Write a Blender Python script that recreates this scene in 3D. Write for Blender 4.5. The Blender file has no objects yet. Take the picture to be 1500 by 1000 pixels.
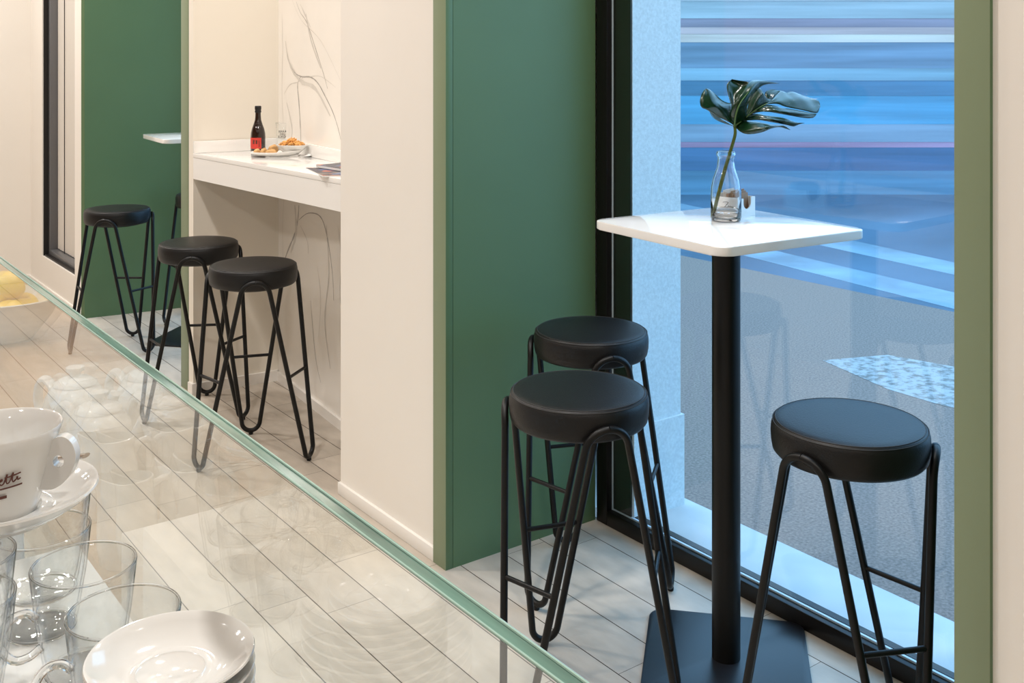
import bpy, bmesh, math, random
from mathutils import Vector, Matrix
random.seed(7)
PI = math.pi
C = bpy.context.scene.collection
sc = bpy.context.scene
# ------------------------------------------------------------------ camera
F, HC, HY = 1555.0, 1.55, 84.0
TH = math.atan(1152 / F); SN, CS = math.sin(TH), math.cos(TH)
cd = bpy.data.cameras.new('camera'); cam = bpy.data.objects.new('camera', cd); C.objects.link(cam)
cd.sensor_width = 36; cd.lens = F / 1500 * 36; cd.shift_y = -(500 - HY) / 1500; cd.clip_start = .02; cd.clip_end = 300
cam.location = (0, 0, HC); cam.rotation_euler = (PI / 2, 0, -TH); sc.camera = cam

def at(x, y, h):                      # measuring helper: the point at height h that is seen at pixel x, y
    Z = F * (HC - h) / (y - HY); a = (x - 750) / F * Z
    return Vector((a * CS + Z * SN, -a * SN + Z * CS, h))
def deep(x, y, Z):                    # the point at distance Z seen at pixel x, y
    a = (x - 750) / F * Z
    return Vector((a * CS + Z * SN, -a * SN + Z * CS, HC - (y - HY) / F * Z))

# ------------------------------------------------------------------ materials
def S(r, g, b):
    f = lambda c: (c / 255 / 12.92) if c / 255 <= .04045 else ((c / 255 + .055) / 1.055) ** 2.4
    return (f(r), f(g), f(b), 1)
def new_mat(name):
    m = bpy.data.materials.new(name); m.use_nodes = True
    n = m.node_tree; return m, n, n.nodes['Principled BSDF'], n.nodes['Material Output']
def node(n, t, **k):
    o = n.nodes.new(t)
    for a, b in k.items(): setattr(o, a, b)
    return o
def P(name, col, rough=.5, metal=0, noise=0, scale=8, bump=0, bscale=200, coat=0, stretch=None, spec=.5, trans=0, ior=1.45, rnd=0, detail=4):
    m, n, b, _ = new_mat(name)
    b.inputs['Base Color'].default_value = col; b.inputs['Roughness'].default_value = rough; b.inputs['Metallic'].default_value = metal
    b.inputs['Coat Weight'].default_value = coat; b.inputs['Coat Roughness'].default_value = .05
    b.inputs['Specular IOR Level'].default_value = spec; b.inputs['Transmission Weight'].default_value = trans; b.inputs['IOR'].default_value = ior
    if noise or bump or rnd:
        tc = node(n, 'ShaderNodeTexCoord'); mp = node(n, 'ShaderNodeMapping'); n.links.new(tc.outputs['Object'], mp.inputs[0])
        if stretch: mp.inputs['Scale'].default_value = stretch
    last = None
    if noise:
        t = node(n, 'ShaderNodeTexNoise'); t.inputs['Scale'].default_value = scale; t.inputs['Detail'].default_value = detail
        n.links.new(mp.outputs[0], t.inputs['Vector'])
        r = node(n, 'ShaderNodeMapRange'); r.inputs['From Min'].default_value = .3; r.inputs['From Max'].default_value = .7
        r.inputs['To Min'].default_value = 1 - noise; r.inputs['To Max'].default_value = 1 + noise
        n.links.new(t.outputs[0], r.inputs[0]); last = r.outputs[0]
    if rnd:
        g = node(n, 'ShaderNodeNewGeometry'); r = node(n, 'ShaderNodeMapRange'); r.inputs['To Min'].default_value = 1 - rnd; r.inputs['To Max'].default_value = 1 + rnd
        n.links.new(g.outputs['Random Per Island'], r.inputs[0])
        if last is None: last = r.outputs[0]
        else:
            q = node(n, 'ShaderNodeMath', operation='MULTIPLY'); n.links.new(last, q.inputs[0]); n.links.new(r.outputs[0], q.inputs[1]); last = q.outputs[0]
    if last is not None:
        v = node(n, 'ShaderNodeVectorMath', operation='SCALE'); v.inputs[0].default_value = col[:3]
        n.links.new(last, v.inputs['Scale']); n.links.new(v.outputs[0], b.inputs['Base Color'])
    if bump:
        t = node(n, 'ShaderNodeTexNoise'); t.inputs['Scale'].default_value = bscale; t.inputs['Detail'].default_value = 3
        n.links.new(mp.outputs[0], t.inputs['Vector'])
        u = node(n, 'ShaderNodeBump'); u.inputs['Strength'].default_value = bump; u.inputs['Distance'].default_value = .002
        n.links.new(t.outputs[0], u.inputs['Height']); n.links.new(u.outputs[0], b.inputs['Normal'])
    return m
def sheet_glass(name, tint=(1, 1, 1, 1)):     # flat panes: fresnel mix of a mirror and clear transmission
    m, n, b, out = new_mat(name); n.nodes.remove(b)
    g = node(n, 'ShaderNodeNewGeometry'); r = node(n, 'ShaderNodeMapRange'); r.inputs['To Min'].default_value = 1.5; r.inputs['To Max'].default_value = 1 / 1.5
    n.links.new(g.outputs['Backfacing'], r.inputs[0])
    f = node(n, 'ShaderNodeFresnel'); n.links.new(r.outputs[0], f.inputs['IOR'])
    t = node(n, 'ShaderNodeBsdfTransparent'); t.inputs[0].default_value = tint
    gl = node(n, 'ShaderNodeBsdfGlossy'); gl.inputs['Roughness'].default_value = 0; gl.inputs[0].default_value = (1, 1, 1, 1)
    x = node(n, 'ShaderNodeMixShader'); n.links.new(f.outputs[0], x.inputs[0]); n.links.new(t.outputs[0], x.inputs[1]); n.links.new(gl.outputs[0], x.inputs[2])
    n.links.new(x.outputs[0], out.inputs[0]); return m

M = {}
M['wall'] = P('wall_paint', S(236, 230, 221), .6, noise=.015, scale=2, bump=.05, bscale=90)
M['tan'] = P('tan_backbar_wall', S(150, 120, 94), .5)
M['cream'] = P('cream_panel', S(236, 228, 214), .35, noise=.01, scale=3)
M['ceil'] = P('ceiling_paint', S(240, 236, 228), .8)
M['green_lit'] = P('green_lit_front', S(130, 143, 114), .45, noise=.02, scale=3)  # paler copy of the casing green; light on the front faces is in the colour
M['green'] = P('green_laminate', S(84, 110, 76), .42, noise=.03, scale=3, bump=.05, bscale=300)
M['base'] = P('baseboard_white', S(238, 233, 226), .35)
M['floor'] = P('stone_plank', S(190, 179, 165), .42, noise=.10, scale=7, rnd=.07, bump=.12, bscale=60, stretch=(3, 1, 1), detail=8)
M['grout'] = P('grout', S(62, 52, 45), .9)
M['marble'] = P('marble', S(240, 234, 225), .16, noise=.025, scale=3, detail=6)
M['vein'] = P('marble_vein', S(172, 167, 160), .2, noise=.12, scale=20)
M['vein2'] = P('marble_vein_faint', S(214, 208, 199), .2, noise=.06, scale=20)
M['quartz'] = P('white_quartz', S(240, 237, 232), .12, coat=.3)
M['frame'] = P('dark_window_frame', S(17, 14, 14), .35, spec=.4)
M['spacer'] = P('aluminium_spacer', S(200, 212, 220), .35)
M['glass'] = sheet_glass('window_glass', (.97, .985, .985, 1))
M['screen'] = sheet_glass('screen_glass', (.985, 1, .99, 1))
M['edge'] = P('glass_edge', S(108, 138, 125), .12, noise=.30, scale=2, stretch=(50, 4, 50), coat=.5)
M['edge2'] = P('glass_edge_arris', S(172, 204, 192), .15, coat=.5)
M['leather'] = P('black_leather', S(19, 18, 18), .42, bump=.25, bscale=260, spec=.38)
M['stitch'] = P('black_stitching', S(44, 42, 41), .6)
M['tube'] = P('black_powder_coat', S(12, 11, 10), .4, spec=.35, bump=.05, bscale=400)
M['rubber'] = P('rubber', S(14, 14, 14), .7)
M['ttop'] = P('white_table_laminate', S(238, 236, 233), .07, coat=.5)
M['plate'] = P('base_plate_paint', S(26, 27, 31), .33, bump=.04, bscale=500)
M['porcelain'] = P('white_porcelain', S(224, 222, 217), .08, coat=.6)
M['clear'] = P('clear_glass', (1, 1, 1, 1), 0, trans=1, ior=1.48)
M['thin'] = sheet_glass('thin_glass', (.99, .995, .995, 1))
def cup_glass():
    m = sheet_glass('cup_glass'); n = m.node_tree; t = next(x for x in n.nodes if x.type == 'BSDF_TRANSPARENT')
    lw = node(n, 'ShaderNodeLayerWeight'); lw.inputs[0].default_value = .5; r = node(n, 'ShaderNodeValToRGB'); e = r.color_ramp.elements
    e[0].position = .72; e[0].color = (.985, .99, .99, 1); e[1].position = .99; e[1].color = (.30, .33, .35, 1)
    n.links.new(lw.outputs['Facing'], r.inputs[0]); n.links.new(r.outputs[0], t.inputs[0])
    tc = node(n, 'ShaderNodeTexCoord'); nz = node(n, 'ShaderNodeTexNoise'); nz.inputs['Scale'].default_value = 55; n.links.new(tc.outputs['Object'], nz.inputs['Vector'])
    bp = node(n, 'ShaderNodeBump'); bp.inputs['Strength'].default_value = .35; bp.inputs['Distance'].default_value = .004; n.links.new(nz.outputs[0], bp.inputs['Height'])
    n.links.new(bp.outputs[0], next(x for x in n.nodes if x.type == 'BSDF_GLOSSY').inputs['Normal']); return m
M['cupglass'] = cup_glass()
M['beer'] = P('brown_bottle_glass', S(30, 14, 8), .05, coat=.6)
M['cap'] = P('black_foil', S(22, 20, 20), .35)
M['red'] = P('red_label', S(206, 62, 52), .5)
M['ink'] = P('black_ink', S(32, 30, 32), .6)
M['brown'] = P('brown_print', S(96, 52, 40), .5)
M['steel'] = P('spoon_steel', S(200, 190, 182), .15, metal=1)
M['bread'] = P('bread_crust', S(205, 160, 105), .7, noise=.25, scale=30, bump=.3, bscale=80)
M['crisp'] = P('fried_snack', S(222, 162, 90), .55, noise=.25, scale=60, rnd=.2)
M['paper'] = P('white_paper', S(238, 236, 232), .7)
M['card'] = P('white_card', S(232, 233, 232), .5)
M['kraft'] = P('kraft_paper', S(150, 112, 84), .75, noise=.3, scale=40, stretch=(1, 1, .2))
M['sachet'] = P('pale_sachet_paper', S(186, 178, 168), .7, noise=.1, scale=30)
M['leaf'] = P('monstera_leaf', S(13, 44, 22), .27, noise=.35, scale=14, coat=.25, bump=.1, bscale=50)
M['rib'] = P('leaf_rib', S(86, 112, 58), .4)
M['stem'] = P('leaf_stem', S(92, 108, 46), .4, noise=.25, scale=40)
M['water'] = P('water', (1, 1, 1, 1), 0, trans=1, ior=1.33)
M['lemon'] = P('lemon_peel', S(236, 196, 60), .4, bump=.3, bscale=150)
M['wood'] = P('light_wood_worktop', S(158, 126, 96), .4, noise=.12, scale=10, stretch=(6, .6, 6))
M['worktop'] = P('white_worktop', S(238, 235, 229), .25)
M['cabinet'] = P('counter_cabinet', S(226, 218, 206), .4)
M['grey'] = P('grey_aluminium', S(112, 112, 114), .35, metal=.3)
M['black'] = P('black_seal', S(22, 20, 20), .5)
M['backing'] = P('cream_backing', S(212, 205, 195), .6)
M['stone'] = P('exterior_render', S(205, 212, 214), .8, noise=.10, scale=120, bump=.4, bscale=300)
M['sill'] = P('stone_sill', S(200, 200, 200), .45, noise=.06, scale=9, detail=8)
M['asphalt'] = P('asphalt', S(136, 116, 106), .8, noise=.35, scale=90, bump=.5, bscale=220, detail=6)
M['road'] = P('road_surface', S(78, 100, 118), .45, noise=.3, scale=.9, stretch=(.5, 1, 1), bump=.2, bscale=120)
M['roadpaint'] = P('worn_road_paint', S(128, 150, 164), .6, noise=.28, scale=2)

def mixed_paint():                    # chipped paint: noise decides where the asphalt shows through
    m, n, b, out = new_mat('chipped_paint'); tc = node(n, 'ShaderNodeTexCoord')
    t = node(n, 'ShaderNodeTexNoise'); t.inputs['Scale'].default_value = 26; t.inputs['Detail'].default_value = 6; n.links.new(tc.outputs['Object'], t.inputs['Vector'])
    r = node(n, 'ShaderNodeValToRGB'); r.color_ramp.elements[0].position = .36; r.color_ramp.elements[0].color = S(120, 112, 106)
    r.color_ramp.elements[1].position = .56; r.color_ramp.elements[1].color = S(172, 168, 166)
    n.links.new(t.outputs[0], r.inputs[0]); n.links.new(r.outputs[0], b.inputs['Base Color']); b.inputs['Roughness'].default_value = .7; return m
M['chip'] = mixed_paint()
def print_mat():                      # printed magazine cover: blotches of colour
    m, n, b, out = new_mat('magazine_print'); tc = node(n, 'ShaderNodeTexCoord')
    t = node(n, 'ShaderNodeTexVoronoi'); t.inputs['Scale'].default_value = 28; n.links.new(tc.outputs['Object'], t.inputs['Vector'])
    r = node(n, 'ShaderNodeValToRGB'); r.color_ramp.interpolation = 'CONSTANT'
    r.color_ramp.elements[0].color = S(52, 54, 70); r.color_ramp.elements[1].position = .85; r.color_ramp.elements[1].color = S(140, 150, 170)
    for p, c in ((.3, S(70, 88, 128)), (.45, S(170, 92, 70)), (.6, S(48, 46, 54)), (.75, S(110, 96, 90))):
        e = r.color_ramp.elements.new(p); e.color = c
    n.links.new(t.outputs['Color'], r.inputs[0]); n.links.new(r.outputs[0], b.inputs['Base Color']); b.inputs['Roughness'].default_value = .35; return m
M['print'] = print_mat()

# ------------------------------------------------------------------ mesh helpers
def ob(name, bm, mat, parent=None, smooth=True, kind=None, angle=35):
    me = bpy.data.meshes.new(name); bmesh.ops.recalc_face_normals(bm, faces=bm.faces[:]); bm.to_mesh(me); bm.free()
    for m in (mat if isinstance(mat, (list, tuple)) else [mat]): me.materials.append(m)
    if smooth: me.shade_smooth(); me.set_sharp_from_angle(angle=math.radians(angle))
    o = bpy.data.objects.new(name, me); C.objects.link(o)
    if parent: o.parent = parent
    if kind: o['kind'] = kind
    return o
def tag(o, label, cat, group=None, kind=None):
    o['label'] = label; o['category'] = cat
    if group: o['group'] = group
    if kind: o['kind'] = kind
    return o
def thing(name, label, cat, loc=(0, 0, 0), rz=0, group=None):
    o = bpy.data.objects.new(name, None); C.objects.link(o); o.location = loc; o.rotation_euler = (0, 0, rz); o.empty_display_size = .05
    return tag(o, label, cat, group)
def dup(root, loc, rz=None, label=None, group=None):
    r = root.copy(); C.objects.link(r); r.location = loc
    if rz is not None: r.rotation_euler = (0, 0, rz)
    if label: r['label'] = label
    if group: r['group'] = group
    for ch in list(root.children):
        c = ch.copy(); C.objects.link(c); c.parent = r
        for g in ch.children:
            d = g.copy(); C.objects.link(d); d.parent = c
    return r
def box(bm, x0, x1, y0, y1, z0, z1, mi=0, bev=0):
    v = [bm.verts.new(p) for p in ((x0, y0, z0), (x1, y0, z0), (x1, y1, z0), (x0, y1, z0), (x0, y0, z1), (x1, y0, z1), (x1, y1, z1), (x0, y1, z1))]
    fs = [bm.faces.new([v[i] for i in q]) for q in ((3, 2, 1, 0), (4, 5, 6, 7), (0, 1, 5, 4), (1, 2, 6, 5), (2, 3, 7, 6), (3, 0, 4, 7))]
    for f in fs: f.material_index = mi
    if bev:
        es = list({e for f in fs for e in f.edges}); bmesh.ops.bevel(bm, geom=es, offset=bev, segments=2, affect='EDGES', profile=.5)
    return bm
def prism(bm, pts, z0, z1, mi=0, bev=0):
    a = [bm.verts.new((p[0], p[1], z0)) for p in pts]; b = [bm.verts.new((p[0], p[1], z1)) for p in pts]; n = len(pts)
    fs = [bm.faces.new(a[::-1]), bm.faces.new(b)] + [bm.faces.new((a[i], a[(i + 1) % n], b[(i + 1) % n], b[i])) for i in range(n)]
    for f in fs: f.material_index = mi
    if bev:
        es = list({e for f in fs[:2] for e in f.edges}); bmesh.ops.bevel(bm, geom=es, offset=bev, segments=3, affect='EDGES', profile=.5)
    return bm
def lathe(bm, prof, seg=48, c=(0, 0, 0), mi=0, sx=1, sy=1, closed=False):
    rings = []
    for r, z in prof:
        if r < 1e-6: rings.append([bm.verts.new((c[0], c[1], c[2] + z))])
        else: rings.append([bm.verts.new((c[0] + r * sx * math.cos(2 * PI * k / seg), c[1] + r * sy * math.sin(2 * PI * k / seg), c[2] + z)) for k in range(seg)])
    pairs = list(zip(rings, rings[1:])) + ([(rings[-1], rings[0])] if closed else [])
    for A, B in pairs:
        for k in range(seg):
            l = (k + 1) % seg
            if len(A) == 1 and len(B) == 1: continue
            if len(A) == 1: f = bm.faces.new((A[0], B[k], B[l]))
            elif len(B) == 1: f = bm.faces.new((A[k], A[l], B[0]))
            else: f = bm.faces.new((A[k], A[l], B[l], B[k]))
            f.material_index = mi
    return bm
def tube(bm, pts, r, seg=12, closed=False, mi=0, r2=None):
    pts = [Vector(p) for p in pts]; n = len(pts); rings = []; up = None
    for i, p in enumerate(pts):
        if closed: t = (pts[(i + 1) % n] - pts[i - 1]).normalized()
        else: t = (pts[min(i + 1, n - 1)] - pts[max(i - 1, 0)]).normalized()
        if up is None:
            up = Vector((0, 0, 1)) if abs(t.z) < .9 else Vector((1, 0, 0))
        up = (up - t * up.dot(t)).normalized(); s = t.cross(up)
        rr = r[i] if isinstance(r, (list, tuple)) else r; q = (r2[i] if isinstance(r2, (list, tuple)) else r2) if r2 else rr
        rings.append([bm.verts.new(p + up * (rr * math.cos(2 * PI * k / seg)) + s * (q * math.sin(2 * PI * k / seg))) for k in range(seg)])
    for i in range(n if closed else n - 1):
        A, B = rings[i], rings[(i + 1) % n]
        for k in range(seg):
            f = bm.faces.new((A[k], A[(k + 1) % seg], B[(k + 1) % seg], B[k])); f.material_index = mi
    if not closed:
        for f in (bm.faces.new(rings[0][::-1]), bm.faces.new(rings[-1])): f.material_index = mi
    return bm
def smooth_path(P_, n=8):
    P_ = [Vector(p) for p in P_]; out = []
    for i in range(len(P_) - 1):
        a, b, c, d = P_[max(i - 1, 0)], P_[i], P_[i + 1], P_[min(i + 2, len(P_) - 1)]
        for k in range(n):
            t = k / n
            out.append(.5 * (2 * b + (c - a) * t + (2 * a - 5 * b + 4 * c - d) * t * t + (3 * b - a - 3 * c + d) * t ** 3))
    return out + [P_[-1]]
def rrect(hx, hy, r, n=6):
    out = []
    for cx, cy, a in ((hx - r, hy - r, 0), (-hx + r, hy - r, 90), (-hx + r, -hy + r, 180), (hx - r, -hy + r, 270)):
        for k in range(n + 1):
            t = math.radians(a + 90 * k / n); out.append((cx + r * math.cos(t), cy + r * math.sin(t)))
    return out
def rot(p, a, c=(0, 0)): return (c[0] + p[0] * math.cos(a) - p[1] * math.sin(a), c[1] + p[0] * math.sin(a) + p[1] * math.cos(a))
def rbox(bm, c, sx, sy, sz, a, bev=0, mi=0):        # box turned by a about its centre
    return prism(bm, [rot(p, a, c) for p in ((-sx / 2, -sy / 2), (sx / 2, -sy / 2), (sx / 2, sy / 2), (-sx / 2, sy / 2))], c[2], c[2] + sz, mi, bev)
def lettering(body, size, fn, thick=0, shear=0, align='CENTER'):   # text as a mesh; fn places each flat point
    cu = bpy.data.curves.new('letters', 'FONT'); cu.body = body; cu.size = size; cu.shear = shear; cu.align_x = align; cu.space_line = .85
    t = bpy.data.objects.new('letters', cu); C.objects.link(t)
    dg = bpy.context.evaluated_depsgraph_get(); me = bpy.data.meshes.new_from_object(t.evaluated_get(dg))
    bm = bmesh.new(); bm.from_mesh(me); bpy.data.objects.remove(t); bpy.data.meshes.remove(me)
    bmesh.ops.triangulate(bm, faces=bm.faces[:])
    for v in bm.verts: v.co = fn(v.co.x, v.co.y)
    return bm

# ------------------------------------------------------------------ the setting
X0, Y0, Y1, ZC = -2.2, -2.5, 7.9, 3.0
bm = bmesh.new(); box(bm, X0, 2.36, Y0, Y1, -.06, -.0018, 1)
W, L = .152, .875
offs = {-1: 2.76, 0: 2.683, 1: 2.56, 2: 2.815, 3: 2.622, 4: 2.735, 5: 2.544, 6: 2.467, 7: 2.7}
for k in range(-23, 8):
    xa = 1.195 + W * k + .0014; xb = min(1.195 + W * (k + 1) - .0014, 2.36)
    o = offs.get(k, random.random() * L) % L; y = Y0 - L + o
    while y < Y1:
        ya, yb = max(y + .0007, Y0), min(y + L - .0007, Y1)
        if yb > ya and xa > X0: bm.faces.new([bm.verts.new(p) for p in ((xa, ya, 0), (xb, ya, 0), (xb, yb, 0), (xa, yb, 0))])
        y += L
ob('floor', bm, [M['floor'], M['grout']], smooth=False, kind='structure')
def sbox(name, mat, *a, bev=0): return ob(name, box(bmesh.new(), *a, bev=bev), mat, smooth=bev > 0, kind='structure')
def sprism(name, mat, pts, z0=0, z1=ZC): return ob(name, prism(bmesh.new(), pts, z0, z1), mat, smooth=False, kind='structure')
sbox('ceiling', M['ceil'], X0, 2.45, Y0, Y1, ZC, ZC + .1)
sbox('wall_left', M['tan'], X0 - .1, X0, Y0, Y1, 0, ZC)
sbox('wall_back', M['wall'], X0, 2.45, Y0 - .1, Y0, 0, ZC)
sbox('wall_far', M['wall'], X0, 2.45, Y1, Y1 + .1, 0, ZC)
sbox('wall_right', M['wall'], 1.757, 2.45, Y0, .978, 0, ZC)
sbox('wall_center', M['wall'], 1.76, 2.45, 2.766, 3.40, 0, ZC)
sprism('wall_niche_side', M['cream'], [(1.728, 4.853), (1.731, 4.802), (2.137, 4.772), (2.45, 4.772), (2.45, 4.853)])
sbox('baseboard_center', M['base'], 1.747, 1.76, 2.766, 3.40, 0, .043, bev=.0025)
sbox('baseboard_far', M['base'], X0, 1.70, Y1 - .012, Y1, 0, .05, bev=.0025)
sprism('baseboard_niche', M['base'], [(2.125, 4.772), (1.998, 3.402), (2.012, 3.402), (2.139, 4.772)], 0, .043)
sprism('baseboard_niche_side', M['base'], [(1.718, 4.84), (1.721, 4.79), (2.127, 4.76), (2.137, 4.772), (1.731, 4.802), (1.728, 4.84)], 0, .05)
# marble behind the bar, its veins let into the same mesh
bm = bmesh.new(); prism(bm, [(2.137, 4.772), (2.01, 3.402), (2.45, 3.402), (2.45, 4.772)], 0, ZC)
nb = Vector((-(4.772 - 3.402), 2.137 - 2.01, 0)).normalized()
def on_back(x, y, off=.0006):          # pixel to the marble plane
    d = Vector(((x - 750) / F * CS + SN, -(x - 750) / F * SN + CS, -(y - HY) / F)); o = Vector((0, 0, HC)); p0 = Vector((2.137, 4.772, 0))
    return o + d * ((p0 - o).dot(nb) / d.dot(nb)) + nb * off
def vein(px, w, mi):
    P_ = smooth_path([on_back(x, y) for x, y in px], 6); n = len(P_); ra = []
    for i, p in enumerate(P_):
        t = (P_[min(i + 1, n - 1)] - P_[max(i - 1, 0)]).normalized(); s = t.cross(nb).normalized()
        ww = w * (.35 + .65 * math.sin(PI * (i + .5) / n)) * (.7 + .6 * random.random())
        ra.append((bm.verts.new(p - s * ww), bm.verts.new(p + s * ww)))
    for a, b in zip(ra, ra[1:]):
        bm.faces.new((a[0], a[1], b[1], b[0])).material_index = mi
for px, w, mi in (
    ([(421, 84), (430, 104), (441, 112), (455, 113), (466, 122), (477, 142), (488, 165), (496, 190), (503, 222)], .0032, 1),
    ([(441, 112), (436, 124), (438, 150), (440, 185), (441, 215)], .0042, 1), ([(445, 112), (437, 120), (425, 124), (416, 138)], .0022, 2),
    ([(434, 2), (440, 18), (450, 34), (462, 70), (474, 108), (480, 130)], .0022, 1), ([(440, 6), (447, 22), (455, 40)], .0028, 2),
    ([(413, 20), (414, 70), (413, 130), (415, 180)], .0018, 2), ([(428, 0), (442, 30), (470, 60), (500, 120)], .0012, 2),
    ([(438, 300), (436, 325), (431, 345), (420, 372), (412, 400)], .0055, 1), ([(438, 322), (452, 312), (470, 318), (480, 350), (487, 400), (489, 440)], .003, 1),
    ([(416, 290), (414, 340), (416, 400)], .002, 2), ([(440, 330), (450, 352), (452, 372)], .0028, 2), ([(495, 330), (500, 380), (498, 430), (503, 470)], .0024, 2),
    ([(465, 390), (470, 440), (466, 500)], .0018, 2), ([(418, 60), (424, 92), (440, 118), (462, 130), (484, 170)], .010, 2), ([(432, 300), (434, 340), (426, 370)], .012, 2), ([(448, 20), (456, 60), (470, 100)], .008, 2), ([(478, 330), (482, 400), (476, 470), (484, 540)], .007, 2), ([(420, 150), (428, 190), (424, 215)], .006, 2), ([(455, 440), (462, 520), (470, 560)], .0022, 1), ([(452, 113), (470, 112), (492, 128)], .0016, 2)):
    vein(px, w, mi)
ob('wall_niche_back', bm, [M['marble'], M['vein'], M['vein2']], smooth=False, kind='structure')
# green casings and panels
def casing(name, y0, y1, x0=1.747):
    bm = bmesh.new(); box(bm, x0, x0 + .026, y0, y1, 0, ZC, 0, bev=.001); [setattr(f, 'material_index', 1) for f in bm.faces if f.normal.x < -.9 or abs(f.normal.x) < 2 and f.calc_center_median().x < x0 + .002]; box(bm, x0 + .0275, 2.345, y0 + .0008, y1, 0, ZC); return ob(name, bm, [M['green'], M['green_lit']], kind='structure')
casing('trim_1', 2.695, 2.766); casing('trim_2', .978, 1.044)
casing('trim_3', 4.858, 4.955, 1.727)
sprism('trim_4', M['green'], [(1.712, 6.575), (2.345, 6.49), (2.345, 6.60), (1.70, 6.60)])
# far pier with its inset window
bm = bmesh.new()
box(bm, 1.70, 2.45, 6.60, 6.745, 0, ZC); box(bm, 1.70, 2.45, 7.57, Y1, 0, ZC); box(bm, 1.70, 2.45, 6.745, 7.57, 0, .225); box(bm, 1.70, 2.45, 6.745, 7.57, 2.4, ZC)
ob('wall_far_pier', bm, M['wall'], smooth=False, kind='structure')
sbox('baseboard_far_pier', M['base'], 1.688, 1.70, 6.60, Y1, 0, .045, bev=.0025)
w3 = thing('window_3', 'tall narrow inset window with grey metal frame in far white pier', 'window'); w3['kind'] = 'structure'
bm = bmesh.new()
for a in ((1.74, 1.80, 7.535, 7.57, .225, 2.4), (1.74, 1.80, 6.745, 6.775, .225, 2.4), (1.74, 1.80, 6.775, 7.535, .225, .265), (1.74, 1.80, 6.775, 7.535, 2.36, 2.4)): box(bm, *a, bev=.003)
ob('window_frame', bm, M['grey'], w3)
bm = bmesh.new()
for a in ((1.708, 1.74, 7.562, 7.57, .225, 2.4), (1.712, 1.742, 6.745, 7.545, .225, .236), (1.782, 1.786, 7.33, 7.337, .265, 2.36)): box(bm, *a)
ob('window_seal', bm, M['black'], w3)
bm = bmesh.new(); n = 60; rows = []
for i in range(n + 1):
    y = 6.778 + .754 * i / n; x = 1.792 + .004 * math.sin(i * 1.57)
    rows.append([bm.verts.new((x, y, .27)), bm.verts.new((x, y, 2.355))])
for a, b in zip(rows, rows[1:]): bm.faces.new((a[0], b[0], b[1], a[1]))
tag(ob('pleated_backing', bm, M['backing'], angle=80), 'cream pleated blind standing for the reflection in the far narrow window', 'backing')  # cream sheet added in place of the pane, coloured like its reflection
# big shop windows
def shop_window(name, y0, y1, label):
    w = thing(name, label, 'window'); w['kind'] = 'structure'
    bm = bmesh.new()
    box(bm, 2.345, 2.40, y1 - .052, y1, 0, ZC, bev=.002); box(bm, 2.345, 2.40, y0, y0 + .052, 0, ZC, bev=.002)
    box(bm, 2.345, 2.40, y0 + .052, y1 - .052, 0, .048, bev=.002); box(bm, 2.345, 2.40, y0 + .052, y1 - .052, 2.93, ZC, bev=.002)
    box(bm, 2.376, 2.40, y0 + .052, y1 - .06, .045, .055); box(bm, 2.3675, 2.3735, y1 - .143, y1 - .0605, .045, 2.95)
    ob('window_frame', bm, M['frame'], w)
    bm = bmesh.new(); box(bm, 2.3665, 2.374, y1 - .06, y1 - .0525, .04, 2.95); box(bm, 2.3665, 2.374, y0 + .052, y1 - .06, .0485, .054)
    ob('window_spacer', bm, M['spacer'], w, smooth=False)
    ob('window_pane', box(bmesh.new(), 2.360, 2.366, y0 + .05, y1 - .05, .046, 2.935), M['glass'], w, smooth=False)
    return w
shop_window('window_1', 1.044, 2.69, 'large shop window with black metal frame beside the white bar table')
shop_window('window_2', 4.955, 6.49, 'far shop window hidden behind the green casing by the marble bar')
# ------------------------------------------------------------------ outside
bm = bmesh.new(); prism(bm, [(2.374, 2.545), (2.595, 2.545), (2.595, 4.8), (2.46, 4.8), (2.46, 2.632), (2.374, 2.632)], .345, 3.4); prism(bm, [(2.374, 2.537), (2.605, 2.537), (2.605, 4.8), (2.46, 4.8), (2.46, 2.632), (2.374, 2.632)], .0, .345)
ob('wall_exterior', bm, M['stone'], smooth=False, kind='structure')
sbox('wall_exterior_right', M['stone'], 2.46, 2.60, -3, 1.05, 0, 3.4)
sbox('wall_exterior_far', M['stone'], 2.46, 2.60, 6.55, 9, 0, 3.4)
sbox('window_sill', M['sill'], 2.402, 2.645, 1.05, 2.60, -.12, .04, bev=.004)
sbox('window_sill_far', M['sill'], 2.425, 2.645, 4.8, 6.6, -.12, .04, bev=.004)
G = -.10
sbox('pavement', M['asphalt'], 2.61, 6.4, -8, 22, G - .1, G)
bm = bmesh.new(); box(bm, 6.4, 60, -30, 60, G - .12, G - .03)
ob('road', bm, M['road'], smooth=False, kind='structure')
def stripe(name, pts, mat, z):
    bm = bmesh.new(); P_ = [at(x, y, z) for x, y in pts]; prism(bm, [(p.x, p.y) for p in P_], z - .004, z + .002); return ob(name, bm, mat, smooth=False, kind='structure')
stripe('road_marking', [(1205, 528), (1300, 520), (1440, 545), (1440, 606), (1380, 594), (1300, 570)], M['chip'], G)

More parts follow.
